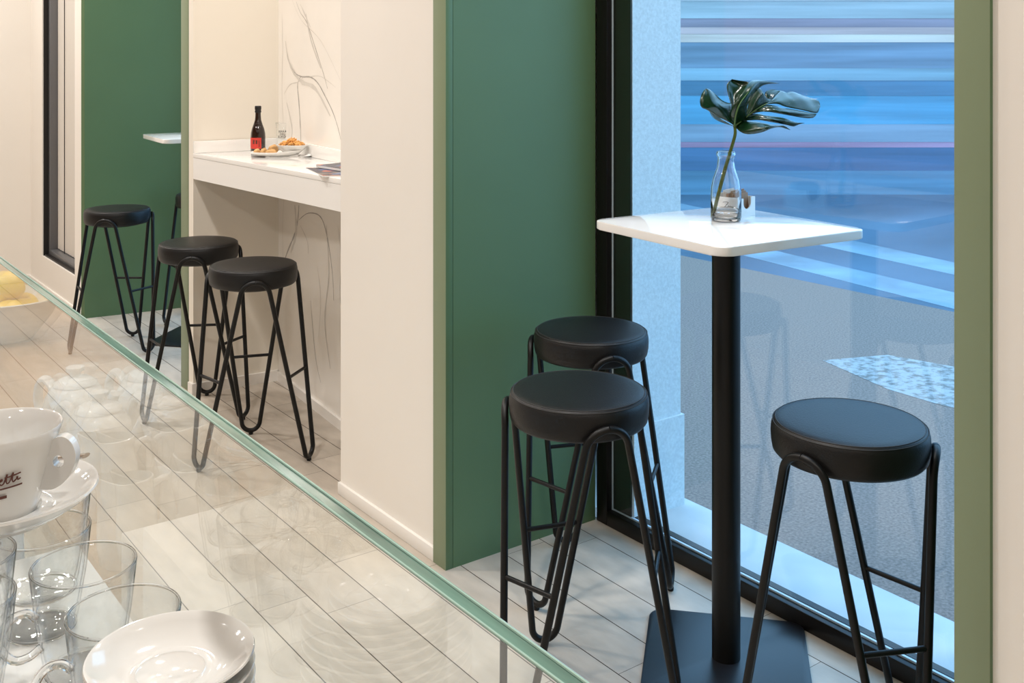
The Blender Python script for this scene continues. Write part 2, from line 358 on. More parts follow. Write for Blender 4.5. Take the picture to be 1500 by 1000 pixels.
# ------------------------------------------------------------------ bar stools
def make_stool(label, group):
    t = thing('bar_stool', label, 'stool', group=group)
    bm = bmesh.new()
    lathe(bm, [(0, .668), (.150, .668), (.160, .671), (.166, .678), (.169, .695), (.170, .712), (.169, .727), (.166, .737), (.162, .742), (.158, .7442), (.14, .747), (.10, .749), (.05, .750), (0, .750)], 72)
    seat = ob('seat', bm, M['leather'], t, angle=60)
    bm = bmesh.new()
    for r, z in ((.1655, .7395), (.1595, .7438)):
        tube(bm, [(r * math.cos(2 * PI * k / 72), r * math.sin(2 * PI * k / 72), z) for k in range(72)], .0011, 6, True)
    ob('seam', bm, M['stitch'], seat)
    bm = bmesh.new(); lathe(bm, [(0, .66), (.12, .66), (.12, .6675), (0, .6675)], 40); ob('seat_base', bm, M['tube'], t)
    RA, RU, r = .1795, .235, .009
    def pos(phi, off, rad, z): return Vector((rad * math.cos(phi) - off * math.sin(phi), rad * math.sin(phi) + off * math.cos(phi), z))
    for k in range(3):
        ph = 2 * PI * k / 3; half = []
        arch = ph + PI / 3
        for i in range(9):
            a = math.radians(90 - 80 * i / 8)
            off = -.056 * math.cos(a); ang = off / RA
            half.append(Vector((RA * math.cos(arch + ang), RA * math.sin(arch + ang), .650 + .056 * math.sin(a))))
        u = []
        for i in range(9):
            a = math.radians(10 + 80 * i / 8)
            u.append(pos(ph, .036 * math.cos(a), RU, .052 - .036 * math.sin(a)))
        top, bot = half[-1], u[0]
        h = half + [top.lerp(bot, .33), top.lerp(bot, .66)] + u
        mir = []
        for p in h[:-1]:                      # mirror about the plane of angle ph
            q = Matrix.Rotation(-ph, 3, 'Z') @ p; q.y = -q.y; mir.append(Matrix.Rotation(ph, 3, 'Z') @ q)
        bm = bmesh.new(); tube(bm, h + mir[::-1], r, 12)
        leg = ob('leg', bm, M['tube'], t, angle=60)
        p = pos(ph, 0, RU, 0); bm = bmesh.new(); lathe(bm, [(0, 0), (.008, 0), (.009, .002), (.009, .010), (0, .010)], 16, (p.x, p.y, 0)); ob('foot_pad', bm, M['rubber'], leg)
        f = (.335 - bot.z) / (top.z - bot.z); a = bot.lerp(top, f); q = Matrix.Rotation(-ph, 3, 'Z') @ a; q.y = -q.y; b = Matrix.Rotation(ph, 3, 'Z') @ q
        bm = bmesh.new(); tube(bm, [a, a.lerp(b, .5), b], .006, 10); ob('footrest', bm, M['tube'], t, angle=60)
    return t
GS = 'black round bar stools with hairpin legs'
first = make_stool('black round bar stool standing between the glass screen and the white window table', GS)
first.location = (1.664, 1.974, 0); first.rotation_euler = (0, 0, math.radians(72))
for x, y, a, lb in (
    (2.063, 2.391, 68.7, 'black round bar stool in the corner of green panel and shop window'),
    (2.002, 1.446, 4, 'large near black bar stool in front of the window, beside the right green casing'),
    (1.655, 3.93, 69.5, 'black bar stool under the marble bar, nearest the white pillar with magazines above'),
    (1.66, 4.54, 61, 'black bar stool at the end of the marble bar, in front of the green casing'),
    (1.681, 5.809, 54, 'black bar stool in front of the far green panel, beside the inset window'),
    (2.282, 6.13, 180, 'black stool almost hidden behind the green casing under the far white tabletop')):
    dup(first, (x, y, 0), math.radians(a), lb, GS)

# ------------------------------------------------------------------ pedestal tables
TT = 1.12
tb = thing('pedestal_table', 'white square high table on black column before the shop window', 'table', (2.07, 1.868, 0), 0, 'white high tables on black pedestals')
bm = bmesh.new(); a = math.radians(-4.5)
prism(bm, [rot(p, a) for p in rrect(.2475, .2475, .035)], TT - .022, TT, bev=.003); ob('tabletop', bm, M['ttop'], tb)
bm = bmesh.new(); lathe(bm, [(0, .008), (.0362, .008), (.0362, TT - .03), (0, TT - .03)], 40); ob('column', bm, M['tube'], tb)
bm = bmesh.new(); prism(bm, [rot(p, math.radians(42.3)) for p in rrect(.2075, .2075, .04)], 0, .008, bev=.002); ob('base_plate', bm, M['plate'], tb)
bm = bmesh.new(); prism(bm, [rot(p, a) for p in rrect(.19, .03, .012)], TT - .03, TT - .022); prism(bm, [rot(p, a) for p in rrect(.03, .19, .012)], TT - .03, TT - .022); ob('mounting_bracket', bm, M['tube'], tb)
dup(tb, (2.105, 5.76, 0), None, 'white tabletop showing behind the green casing at the far recess')

# ------------------------------------------------------------------ things on the near table
v = thing('glass_bottle_vase', 'clear glass milk bottle holding the monstera stem on white table', 'vase', (2.118, 1.912, TT))
prof = [(0, .004), (.026, .003), (.0375, .004), (.040, .010), (.040, .070), (.039, .088), (.035, .108), (.0285, .127), (.0235, .142), (.022, .158), (.022, .168), (.0245, .171), (.0258, .176), (.0245, .181), (.0225, .183)]
inn = [(max(r - .0022, .001), z + (.003 if z < .02 else 0)) for r, z in prof[::-1][1:]]
bm = bmesh.new(); lathe(bm, [(0, 0), (.034, 0), (.0385, .003)] + [p for p in prof[3:]] + [(.0205, .182)] + [(r - .0024, z) for r, z in prof[3:13][::-1]] + [(.034, .008), (0, .008)], 56)
ob('bottle_glass', bm, M['clear'], v, angle=70)
bm = bmesh.new(); lathe(bm, [(0, .0086), (.033, .0086), (.0368, .011), (.0370, .024), (0, .0242)], 40); ob('water', bm, M['water'], v)
# monstera leaf: every lobe a curved blade with its own distance
ml = thing('monstera_leaf', 'dark green cut monstera leaf standing in the milk bottle', 'leaf', (2.118, 1.912, TT))
o0 = Vector((2.118, 1.912, TT)); ZB = (o0.x * SN + o0.y * CS)
def lf(x, y, d=0): return deep(x, y, ZB + d) - o0
bm = bmesh.new()
def resample(pts, n):
    p = smooth_path(pts, 10); d = [0]
    for a, b in zip(p, p[1:]): d.append(d[-1] + (b - a).length)
    out = []
    for k in range(n + 1):
        t = d[-1] * k / n; i = 0
        while i < len(d) - 2 and d[i + 1] < t: i += 1
        u = (t - d[i]) / max(d[i + 1] - d[i], 1e-9); out.append(p[i].lerp(p[i + 1], min(max(u, 0), 1)))
    return out
def lobe(A, B, bulge=.01, n=22, m=10):
    A = resample([lf(*p) for p in A], n); B = resample([lf(*p) for p in B], n); g = []
    view = Vector((SN, CS, -.1)).normalized()
    for i in range(n + 1):
        row = []
        for j in range(m + 1):
            t = j / m; p = A[i].lerp(B[i], t) + view * (-bulge * math.sin(PI * t) * math.sin(PI * (i + 1) / (n + 2)) + .0020 * math.sin(t * 10 + i * .45)); row.append(bm.verts.new(p))
        g.append(row)
    for i in range(n):
        for j in range(m): bm.faces.new((g[i][j], g[i + 1][j], g[i + 1][j + 1], g[i][j + 1]))
# left lobe, curling forward
lobe([(1076, 184, 0), (1071, 170, .0), (1073, 151, .02), (1067, 151, .0), (1058, 147, -.02), (1048, 138, -.04), (1038, 130, -.045), (1032, 131, -.05)],
     [(1076, 184, 0), (1062, 176, -.03), (1046, 168, -.05), (1036, 161, -.07), (1028, 158, -.075), (1025, 151, -.075), (1027, 140, -.065), (1032, 131, -.05)], .022)
# under edge of the left lobe
lobe([(1076, 185, .01), (1060, 176, .0), (1045, 167, -.02), (1039, 162, -.03)], [(1076, 185, .01), (1062, 181, .015), (1050, 176, .015), (1043, 170, .0), (1039, 162, -.03)], .006, 12, 5)
# upright lobe at the back
lobe([(1076, 178, .01), (1072, 158, .02), (1067, 140, .05), (1065, 124, .07), (1072, 116, .085)], [(1080, 176, .01), (1082, 152, .03), (1090, 134, .05), (1099, 122, .07), (1084, 118, .08), (1072, 116, .085)], -.018)
# folded middle lobe, coming towards the viewer
lobe([(1075, 184, 0), (1069, 168, -.03), (1076, 151, -.045), (1087, 135, -.03), (1097, 121, .0), (1106, 117, .02), (1122, 119, .04), (1141, 122, .06)],
     [(1079, 184, 0), (1093, 176, .0), (1094, 158, -.01), (1100, 144, .0), (1108, 133, .01), (1116, 126, .03), (1126, 123, .05), (1141, 122, .06)], .02, 26, 10)
# right half above the midrib
lobe([(1078, 184, 0), (1092, 165, .02), (1098, 146, .04), (1107, 131, .06), (1113, 127, .065), (1111, 138, .06), (1113, 144, .055), (1119, 144, .055), (1121, 135, .065), (1130, 131, .08), (1142, 133, .085)],
     [(1078, 184, 0), (1090, 175, .0), (1100, 166, .005), (1110, 158, .01), (1120, 153, .02), (1130, 150, .03), (1138, 147, .045), (1142, 146, .055), (1143, 143, .06), (1143, 139, .07), (1142, 133, .085)], .006, 30, 8)
# long lobes to the right
lobe([(1118, 154, .02), (1130, 146, .03), (1142, 133, .085), (1152, 136, .08), (1160, 134, .09), (1172, 138, .09), (1186, 143, .10), (1199, 148, .10), (1201, 156, .09)],
     [(1110, 158, .01), (1124, 153, .0), (1138, 152, .005), (1150, 156, .01), (1164, 159, .02), (1178, 162, .035), (1190, 165, .05), (1198, 165, .07), (1201, 156, .09)], .016, 26, 10)
lobe([(1108, 160, .01), (1122, 154, .0), (1136, 155, .0), (1144, 158, .0), (1160, 160, .01), (1176, 163, .02), (1196, 167, .04)],
     [(1098, 168, .0), (1112, 164, -.01), (1128, 164, -.02), (1146, 167, -.02), (1162, 170, -.01), (1180, 173, .01), (1192, 172, .03), (1196, 167, .04)], .010, 22, 8)
lobe([(1098, 168, .0), (1110, 166, -.01), (1122, 169, -.02), (1138, 171, -.025), (1152, 174, -.02), (1166, 179, -.01), (1178, 180, .0)],
     [(1088, 177, .0), (1100, 176, -.02), (1116, 176, -.035), (1132, 179, -.04), (1148, 182, -.03), (1162, 185, -.015), (1170, 182, -.005), (1178, 180, .0)], .010, 22, 8)
lobe([(1080, 183, 0), (1092, 177, -.01), (1106, 178, -.03), (1122, 181, -.04), (1138, 184, -.04), (1148, 184, -.03), (1157, 190, -.02)],
     [(1077, 186, 0), (1083, 192, -.03), (1092, 196, -.05), (1104, 196, -.055), (1118, 193, -.055), (1130, 188, -.05), (1142, 186, -.04), (1150, 188, -.03), (1157, 190, -.02)], .016, 22, 8)
blade = ob('leaf_blade', bm, M['leaf'], ml, angle=70)
md = blade.modifiers.new('thickness', 'SOLIDIFY'); md.thickness = .0009; md.offset = 0
bm = bmesh.new()
tube(bm, smooth_path([lf(1076, 185, -.012), lf(1090, 174, -.006), lf(1110, 159, -.004), lf(1130, 150, .012), lf(1160, 148, .04)], 6), [.0022 - .0016 * i / 24 for i in range(25)], 8)
tube(bm, smooth_path([lf(1076, 184, -.008), lf(1078, 168, -.045), lf(1085, 150, -.05), lf(1098, 133, -.03)], 6), [.0026 - .0019 * i / 18 for i in range(19)], 8)
ob('midrib', bm, M['rib'], ml)
bm = bmesh.new(); st = smooth_path([lf(1044, 318, -.0), lf(1053, 282, -.004), lf(1062, 248, -.006), lf(1068, 228, -.006), lf(1074, 208, -.006), lf(1077, 195, -.006), lf(1076, 183, -.006)], 8)
tube(bm, st, [.0052 - .0012 * i / (len(st) - 1) for i in range(len(st))], 12); ob('stem', bm, M['stem'], ml)
# napkin box
pa, pb = at(1083, 319.5, TT), at(1113, 312.5, TT); ux = (pb - pa).normalized(); uy = Vector((-ux.y, ux.x, 0)); bl = .088
nb_ = thing('sugar_box', 'white open card box with dark script on white table behind the milk bottle', 'box', (pa.x, pa.y, TT), math.atan2(ux.y, ux.x))
bm = bmesh.new(); LX, LY, LZ, t = bl, .075, .050, .003
def plate_xz(y0, notch):
    pts = [(0, 0), (LX, 0), (LX, LZ)]
    if notch: pts += [(LX * .5 + .021 * math.cos(q), LZ - .012 - .018 * math.sin(q)) if True else 0 for q in [PI * k / 12 for k in range(13)]]
    if notch: pts = pts[:3] + [(LX * .5 + .021, LZ)] + pts[3:] + [(LX * .5 - .021, LZ)]
    pts += [(0, LZ)]
    f = bm.faces.new([bm.verts.new((x, y0, z)) for x, z in pts]); ex = bmesh.ops.extrude_face_region(bm, geom=[f])
    for v_ in ex['geom']:
        if isinstance(v_, bmesh.types.BMVert): v_.co.y += t
plate_xz(0, True); plate_xz(LY - t, True)
box(bm, 0, t, t, LY - t, 0, LZ); box(bm, LX - t, LX, t, LY - t, 0, LZ); box(bm, t, LX - t, t, LY - t, 0, t)
ob('box_shell', bm, M['card'], nb_, smooth=False)
bm = bmesh.new()
def stroke(pts, r=.0009): tube(bm, smooth_path([(-.0006, .062 - p[0], p[1]) for p in pts], 5), r, 5)
stroke([(.012, .028), (.020, .031), (.029, .030), (.024, .020), (.018, .010)]); stroke([(.020, .022), (.026, .023)], .0007)
stroke([(.028, .012), (.030, .017), (.033, .012), (.036, .017), (.038, .012), (.042, .015), (.044, .012), (.049, .013)], .0007)
ob('script_print', bm, M['ink'], nb_)
for i in range(7):
    k_ = i in (0, 3, 6); o = ob('sugar_sachet', box(bmesh.new(), -.034, .034, -.0015, .0015, 0, .058 + .004 * (i % 3), bev=.001), M['kraft'] if i < 4 else M['sachet'])
    lc = nb_.matrix_basis @ Vector((LX / 2 + .002 * (i % 3 - 1), .012 + i * .0085, .0035)); o.location = lc; o.rotation_euler = (math.radians(-5 + 2 * (i % 3)), 0, nb_.rotation_euler[2])
    tag(o, 'thin paper sugar sachet standing upright in the white card box', 'sachet', 'paper sachets in the white box')

# ------------------------------------------------------------------ the bar in the niche
BH = 1.11
bar = thing('bar_counter', 'white built-in bar shelf spanning the niche before the marble wall', 'bar counter', (1.75, 4.1, BH))
fr = lambda y: 1.79 + (y - 3.402) / (4.795 - 3.402) * (1.728 - 1.79)
bk = lambda y: 2.01 + (y - 3.402) / (4.772 - 3.402) * .127
def local(bm_, o): bmesh.ops.translate(bm_, verts=bm_.verts[:], vec=-Vector(o.location)); return bm_
bm = bmesh.new(); prism(bm, [(fr(3.402), 3.402), (bk(3.402), 3.402), (bk(4.77), 4.770), (fr(4.795), 4.797)], BH - .02, BH, bev=.001); ob('countertop', local(bm, bar), M['quartz'], bar)
bm = bmesh.new(); prism(bm, [(fr(3.402) + .001, 3.402), (fr(3.402) + .02, 3.402), (fr(4.795) + .02, 4.795), (fr(4.795) + .001, 4.797)], BH - .119, BH - .0205); ob('front_panel', local(bm, bar), M['quartz'], bar, smooth=False)
bm = bmesh.new(); prism(bm, [(bk(3.402) - .014, 3.402), (bk(3.402), 3.402), (bk(4.77), 4.77), (bk(4.77) - .014, 4.757)], BH, BH + .054, bev=.001)
prism(bm, [(fr(4.79), 4.797), (fr(4.79), 4.785), (bk(4.77) - .014, 4.757), (bk(4.77) - .001, 4.770)], BH, BH + .054, bev=.001); ob('upstand', local(bm, bar), M['quartz'], bar)
# bottle
p = at(378, 224, BH); bt = thing('beer_bottle', 'small dark beer bottle with red label on the bar', 'bottle', p)
bm = bmesh.new(); lathe(bm, [(0, 0), (.031, 0), (.0335, .004), (.0335, .075), (.0325, .092), (.028, .112), (.020, .134), (.0145, .152), (.0128, .172), (.0125, .196), (0, .196)], 40); ob('bottle_glass', bm, M['beer'], bt, angle=60)
bm = bmesh.new(); lathe(bm, [(.0131, .186), (.0148, .188), (.0148, .193), (.0135, .196), (.0138, .199), (.0150, .201), (.0150, .214), (.013, .217), (0, .217)], 32); ob('cap', bm, M['cap'], bt, angle=60)
def arc_sheet(r, a0, a1, z0, z1, n=24):
    b_ = bmesh.new(); rw = [(b_.verts.new((r * math.cos(a0 + (a1 - a0) * k / n), r * math.sin(a0 + (a1 - a0) * k / n), z0)), b_.verts.new((r * math.cos(a0 + (a1 - a0) * k / n), r * math.sin(a0 + (a1 - a0) * k / n), z1))) for k in range(n + 1)]
    for q, w in zip(rw, rw[1:]): b_.faces.new((q[0], w[0], w[1], q[1]))
    return b_
vd = math.atan2(-p.y, -p.x)            # direction from the bar back to the viewer
lab = ob('label', arc_sheet(.0339, vd - 2.0, vd + .45, .022, .072), M['red'], bt)
bm = bmesh.new()
for k, (w, hh, z) in enumerate(((.35, .018, .044), (.28, .018, .044), (.12, .03, .03))):
    s = vd - .55 + k * .42 - .2; bb = arc_sheet(.0342, s, s + w * .8, z, z + hh, 5); me = bpy.data.meshes.new('t'); bb.to_mesh(me); bb.free(); bm.from_mesh(me); bpy.data.meshes.remove(me)
ob('label_print', bm, M['brown'], lab)
# tumbler
p = at(416.5, 219.5, BH); tm = thing('glass_tumbler', 'clear tumbler with black lettering standing behind the snack plate', 'glass', p)
bm = bmesh.new(); lathe(bm, [(0, 0), (.030, 0), (.0315, .003), (.0405, .128), (.0398, .129), (.0385, .128), (.0298, .010), (0, .009)], 48); ob('tumbler_glass', bm, M['cupglass'], tm, angle=60)
bm = bmesh.new(); tube(bm, [(.0398 * math.cos(2 * PI * k / 48), .0398 * math.sin(2 * PI * k / 48), .129) for k in range(48)], .001, 8, True); ob('rim', bm, M['clear'], tm)
va = math.atan2(-p.y, -p.x)
def wrap(x, y):
    r = .0316 + .009 * (.085 + y) / .128 + .0006; g = va - .25 + x / r; return Vector((r * math.cos(g), r * math.sin(g), .085 + y))
ob('lettering', lettering('BIRRA\nDEL\nBORGO', .0145, wrap), M['ink'], tm, smooth=False)
# snack plate with bowl, rolls
p = at(405, 229.5, BH); sp = thing('serving_plate', 'white oval plate with curled edge under the bread rolls', 'plate', p, -TH)
bm = bmesh.new(); n = 48; rings = []
for r, z in ((0, .003), (.5, .003), (.72, .006), (.9, .013), (1.0, .020), (.985, .023), (.88, .017), (.7, .010), (.5, .007), (0, .007)):
    rings.append([bm.verts.new((r * .118 * math.cos(2 * PI * k / n) , r * .066 * math.sin(2 * PI * k / n), z + .010 * r ** 6 * max(0, math.cos(2 * PI * k / n)) )) for k in range(n)])
for A, B in zip(rings, rings[1:]):
    for k in range(n):
        try: bm.faces.new((A[k], A[(k + 1) % n], B[(k + 1) % n], B[k]))
        except ValueError: pass
bmesh.ops.remove_doubles(bm, verts=bm.verts[:], dist=1e-5); ob('plate_dish', bm, M['porcelain'], sp, angle=60); 
R = Vector((CS, -SN, 0)); FW = Vector((SN, CS, 0)); p0 = p.copy()
b0 = p0 + R * .068 + FW * .004 + Vector((0, 0, .0095))
bw = tag(ob('snack_bowl', lathe(bmesh.new(), [(0, 0), (.026, 0), (.034, .006), (.058, .026), (.070, .042), (.068, .043), (.055, .029), (.03, .009), (0, .007)], 48, sy=.7), M['porcelain'], angle=60), 'small white oval bowl filled with fried snacks on the plate', 'bowl'); bw.location = b0; bw.rotation_euler = (0, 0, -TH)
bm = bmesh.new()
for i in range(170):
    q = random.random() * 2 * PI; rr = math.sqrt(random.random()); z = .041 + .026 * (1 - rr ** 1.6) * random.random() ** .4 + .004 * random.random()
    cc = Vector((rr * .052 * math.cos(q), rr * .034 * math.sin(q), z)); d = Vector((random.uniform(-1, 1), random.uniform(-1, 1), random.uniform(-.5, .6))).normalized() * .010
    e = Vector((random.uniform(-1, 1), random.uniform(-1, 1), random.uniform(-.2, 1))).normalized() * .004
    tube(bm, [cc - d, cc + e, cc + d], [.0026, .0042, .0026], 6)
cr = tag(ob('fried_snacks', bm, M['crisp'], angle=60), 'heap of golden fried snacks filling the small white bowl', 'snacks', kind='stuff'); cr.location = b0; cr.rotation_euler = (0, 0, -TH)
def roll(dx, dy, l, w, h, a, lb, dz=.008):
    bm = bmesh.new(); bmesh.ops.create_uvsphere(bm, u_segments=28, v_segments=16, radius=1)
    for v_ in bm.verts:
        k = 1 + .07 * math.sin(5 * v_.co.x + 3 * v_.co.y) + .05 * math.sin(9 * v_.co.y + 2 * v_.co.z)
        v_.co = Vector((v_.co.x * l * k, v_.co.y * w * k, (v_.co.z * (1 if v_.co.z > 0 else .45)) * h * k + h * .45))
    o = tag(ob('bread_roll', bm, M['bread'], angle=180), lb, 'bread', 'small bread rolls on the plate'); o.location = p0 + R * dx + FW * dy + Vector((0, 0, dz)); o.rotation_euler = (0, 0, a - TH)
roll(-.086, -.002, .017, .015, .019, .9, 'small bread roll at the bottle end of the plate')
roll(-.054, -.008, .019, .014, .021, 1.0, 'long bread roll in the middle of the three front rolls')
roll(-.014, -.034, .027, .016, .019, -.1, 'flat round bread roll at the front beside the snack bowl')
roll(-.020, .028, .024, .012, .024, .7, 'bread piece behind the front rolls, against the snack bowl', .016)
# crumpled napkin
p = at(458, 229, BH); bm = bmesh.new(); n = 16; g = []
for i in range(n + 1):
    g.append([bm.verts.new(((i / n - .5) * .115, (j / n - .5) * .075, .004 + .022 * (math.sin(i * .9 + j * .55) * .5 + .5) * (math.sin(j * .8 - i * .4) * .5 + .5) * (i / n) + .012 * (i / n) ** 2)) for j in range(n + 1)])
for i in range(n):
    for j in range(n): bm.faces.new((g[i][j], g[i + 1][j], g[i + 1][j + 1], g[i][j + 1]))
o = tag(ob('paper_napkin', bm, M['paper'], angle=50), 'crumpled white paper napkin beside the snack plate on the bar', 'napkin'); o.location = p - R * .005; o.rotation_euler = (0, 0, -TH + .25)
o.modifiers.new('thickness', 'SOLIDIFY').thickness = .001
# magazines
def magazine(name, lb, pts, z, th, curl, mats):
    cx = sum(q[0] for q in pts) / 4; cy = sum(q[1] for q in pts) / 4
    t_ = thing(name, lb, 'magazine', (cx, cy, z), group='magazines on the bar end'); n = 10
    for nm, za, zb, mt, sh in (('pages', 0, th, M['paper'], .001), ('cover', th, th + .0012, mats, 0)):
        bm = bmesh.new(); rows = []
        for i in range(n + 1):
            u = i / n; a_ = Vector(pts[0]).lerp(Vector(pts[3]), u); b_ = Vector(pts[1]).lerp(Vector(pts[2]), u); k = curl * (u ** 3)
            rows.append([bm.verts.new((q.x - cx, q.y - cy, w + k)) for q, w in ((a_, za), (b_, za), (b_, zb), (a_, zb))])
        for A, B in zip(rows, rows[1:]):
            for q in range(4): bm.faces.new((A[q], A[(q + 1) % 4], B[(q + 1) % 4], B[q]))
        bm.faces.new(rows[0][::-1]); bm.faces.new(rows[-1]); ob(nm, bm, mt, t_, angle=40)
    return t_
magazine('magazine', 'lower pale blue folded magazine overhanging the bar front by the white pillar', [(1.835, 3.84), (1.765, 3.55), (1.895, 3.46), (1.965, 3.75)], BH, .005, .004, M['print'])
magazine('magazine', 'upper dark printed magazine lying askew on the other, by the pillar', [(1.865, 3.81), (1.885, 3.47), (1.992, 3.47), (1.99, 3.80)], BH + .0085, .009, .006, M['print'])

# ------------------------------------------------------------------ service counter and glass screen
XE, XG, WT, WL = .27, .29, 1.0865, .99
ct = thing('service_counter', 'white service counter carrying cups, glasses and saucers behind glass screen', 'counter', (0, 1, 0))
ob('cabinet', local(box(bmesh.new(), -.40, .3004, .30, 4.6, 0, .93), ct), M['cabinet'], ct, smooth=False)
ob('worktop', local(box(bmesh.new(), -.40, XE, .30, 1.06, .93, WT, bev=.002), ct), M['worktop'], ct)
ob('lower_worktop', local(box(bmesh.new(), -.40, XE, 1.06, 4.6, .93, WL, bev=.002), ct), M['wood'], ct)
GT = HC - .27
sg = thing('glass_screen', 'upright clear glass screen with green polished edge along the counter', 'glass screen', (XG + .005, 1.5, .93))
bm = bmesh.new(); XO = XG + .0104
box(bm, XG, XO, .30, 4.6, .93, GT - .0012); bm.faces.ensure_lookup_table()
for f in bm.faces: f.material_index = 1 if f.normal.z > .5 else 0
bm.normal_update()
for f in bm.faces:
    c = f.calc_center_median(); f.material_index = 0 if abs(c.z - (GT - .0012)) > 1e-4 and abs(c.y - .30) > 1e-4 and abs(c.y - 4.6) > 1e-4 else 1
ob('glass_sheet', local(bm, sg), [M['screen'], M['edge']], sg, smooth=False)
bm = bmesh.new(); tube(bm, [(XO - .0008, .30, GT - .0008), (XO - .0008, 2, GT - .0008), (XO - .0008, 4.6, GT - .0008)], .0009, 8); tube(bm, [(XG + .0008, .30, GT - .0008), (XG + .0008, 2, GT - .0008), (XG + .0008, 4.6, GT - .0008)], .0008, 8)
ob('polished_arris', local(bm, sg), M['edge2'], sg)

def saucer_bm(r):
    k = r / .0503
    return lathe(bmesh.new(), [(q * k, z * k) for q, z in [(0, .0018), (.026, .0018), (.0265, 0), (.029, 0), (.030, .0022), (.040, .0062), (.047, .0112), (.0503, .0148), (.0498, .0158), (.0485, .0155), (.045, .0122), (.036, .0072), (.028, .0050), (.0215, .0044), (.0205, .0052), (.0195, .0044), (0, .0040)]], 72)
spz = at(250, 957, HC - .365); NS = 11; pitch = (.0985 - .0155) / (NS - 1)
sauce = None
for i in range(NS):
    if sauce is None: o = sauce = ob('saucer', saucer_bm(.0503), M['porcelain'], angle=60)
    else: o = sauce.copy(); C.objects.link(o)
    o.location = (spz.x + random.uniform(-.0008, .0008), spz.y + random.uniform(-.0008, .0008), WT + i * pitch)
    nm = ['bottom', 'second from bottom', 'third from bottom', 'fourth from bottom', 'fifth from bottom', 'middle', 'fifth from top', 'fourth from top', 'third from top', 'second from top', 'topmost'][i]
    tag(o, 'white porcelain saucer, %s of the stack beside the glass cups' % nm, 'saucer', 'stacked espresso saucers')
# clear glass cups
def make_glass_cup(label):
    t = thing('glass_cup', label, 'cup', group='clear glass cups on the counter')
    bm = bmesh.new(); lathe(bm, [(0, 0), (.026, 0), (.0275, .002), (.030, .018), (.0345, .045), (.0382, .0795), (.0375, .0804), (.0364, .0795), (.0328, .046), (.0284, .019), (.0255, .006), (0, .005)], 56); ob('cup_glass', bm, M['cupglass'], t, angle=60)
    bm = bmesh.new(); tube(bm, [(.0373 * math.cos(2 * PI * k / 56), .0373 * math.sin(2 * PI * k / 56), .0802) for k in range(56)], .0010, 8, True); ob('rim', bm, M['clear'], t)
    bm = bmesh.new(); tube(bm, [(.0262 * math.cos(2 * PI * k / 56), .0262 * math.sin(2 * PI * k / 56), .0016) for k in range(56)], .0014, 8, True); ob('foot_ring', bm, M['clear'], t)
    bm = bmesh.new(); P_ = [(.0335, 0, .048), (.040, 0, .0535), (.050, 0, .052), (.0565, 0, .042), (.056, 0, .030), (.048, 0, .021), (.038, 0, .021), (.0300, 0, .026)]
    tube(bm, smooth_path(P_, 5), .0032, 10); ob('handle', bm, M['clear'], t); return t
hd = math.atan2(SN, -CS)               # handles point to the left
cup1 = make_glass_cup('empty clear glass cup in the front row, behind the one by the saucers'); cup1.location = (.218, .839, WT); cup1.rotation_euler = (0, 0, hd + .55)
for x, y, z, a, lb in (
    (.2216, .751, WT, hd + .45, 'clear glass cup right behind the saucer stack, nearest the frame bottom'),
    (.206, .921, WT, hd + .8, 'clear glass cup farthest along the counter, behind two other glasses'),
    (.132, .838, WT, hd + .5, 'lower clear glass cup of the near nested pair under the white cup'),
    (.132, .838, WT + .030, hd + .5, 'upper clear glass cup nested in the near pair under the white cup'),
    (.128, .921, WT, hd + .3, 'lower clear glass cup of the far nested pair under the white cup'),
    (.128, .921, WT + .030, hd + .3, 'upper clear glass cup nested in the far pair under the white cup'),
    (.206, .921, WT + .030, hd + .8, 'clear glass cup nested in the farthest glass, touching the cup saucer')):
    dup(cup1, (x, y, z), a, lb)
# white cup, its saucer and spoon
p = at(2, 728, HC - .3375); SZ = WT + .030 + .0806
cs = tag(ob('saucer', saucer_bm(.070), M['porcelain'], angle=60), 'wide white saucer under the white cup, resting on glass cups', 'saucer'); cs.location = (p.x, p.y, SZ)
cz = SZ + .0060
wc = thing('coffee_cup', 'white porcelain coffee cup with brown script, on a saucer at left', 'cup', (p.x, p.y, cz))
bm = bmesh.new(); lathe(bm, [(0, .002), (.022, .002), (.0225, 0), (.0255, 0), (.027, .003), (.031, .016), (.0365, .036), (.0415, .055), (.0438, .0625), (.0432, .0642), (.0415, .0632), (.0385, .054), (.033, .034), (.028, .014), (.022, .006), (0, .005)], 72); ob('cup_body', bm, M['porcelain'], wc, angle=60)
bm = bmesh.new()                        # flat ear handle with a small finger hole
hr = Matrix.Rotation(-TH, 3, 'Z')
out = [Vector((x, 0, z)) for x, z in ((.0375, .0535), (.047, .0575), (.054, .0545), (.0582, .047), (.0585, .039), (.055, .029), (.048, .021), (.040, .017), (.0305, .017))]
out = smooth_path(out, 5); ho = [Vector((.0455 + .0042 * math.cos(q), 0, .0385 + .0046 * math.sin(q))) for q in [2 * PI * k / 24 for k in range(24)]]
loops = []
for y in (-.0045, .0045):
    o_ = [bm.verts.new(hr @ Vector((q.x, y, q.z))) for q in out]; h_ = [bm.verts.new(hr @ Vector((q.x, y, q.z))) for q in ho]; loops.append((o_, h_))
    es = [bm.edges.new((o_[i], o_[(i + 1) % len(o_)])) for i in range(len(o_))] + [bm.edges.new((h_[i], h_[(i + 1) % 24])) for i in range(24)]
    bmesh.ops.triangle_fill(bm, edges=es, use_beauty=True)
for q in (0, 1):
    A, B = loops[0][q], loops[1][q]; n = len(A)
    for i in range(n): bm.faces.new((A[i], A[(i + 1) % n], B[(i + 1) % n], B[i]))
o = ob('handle', bm, M['porcelain'], wc, angle=50); bv = o.modifiers.new('round', 'BEVEL'); bv.width = .0022; bv.segments = 3; bv.limit_method = 'ANGLE'; bv.angle_limit = .9
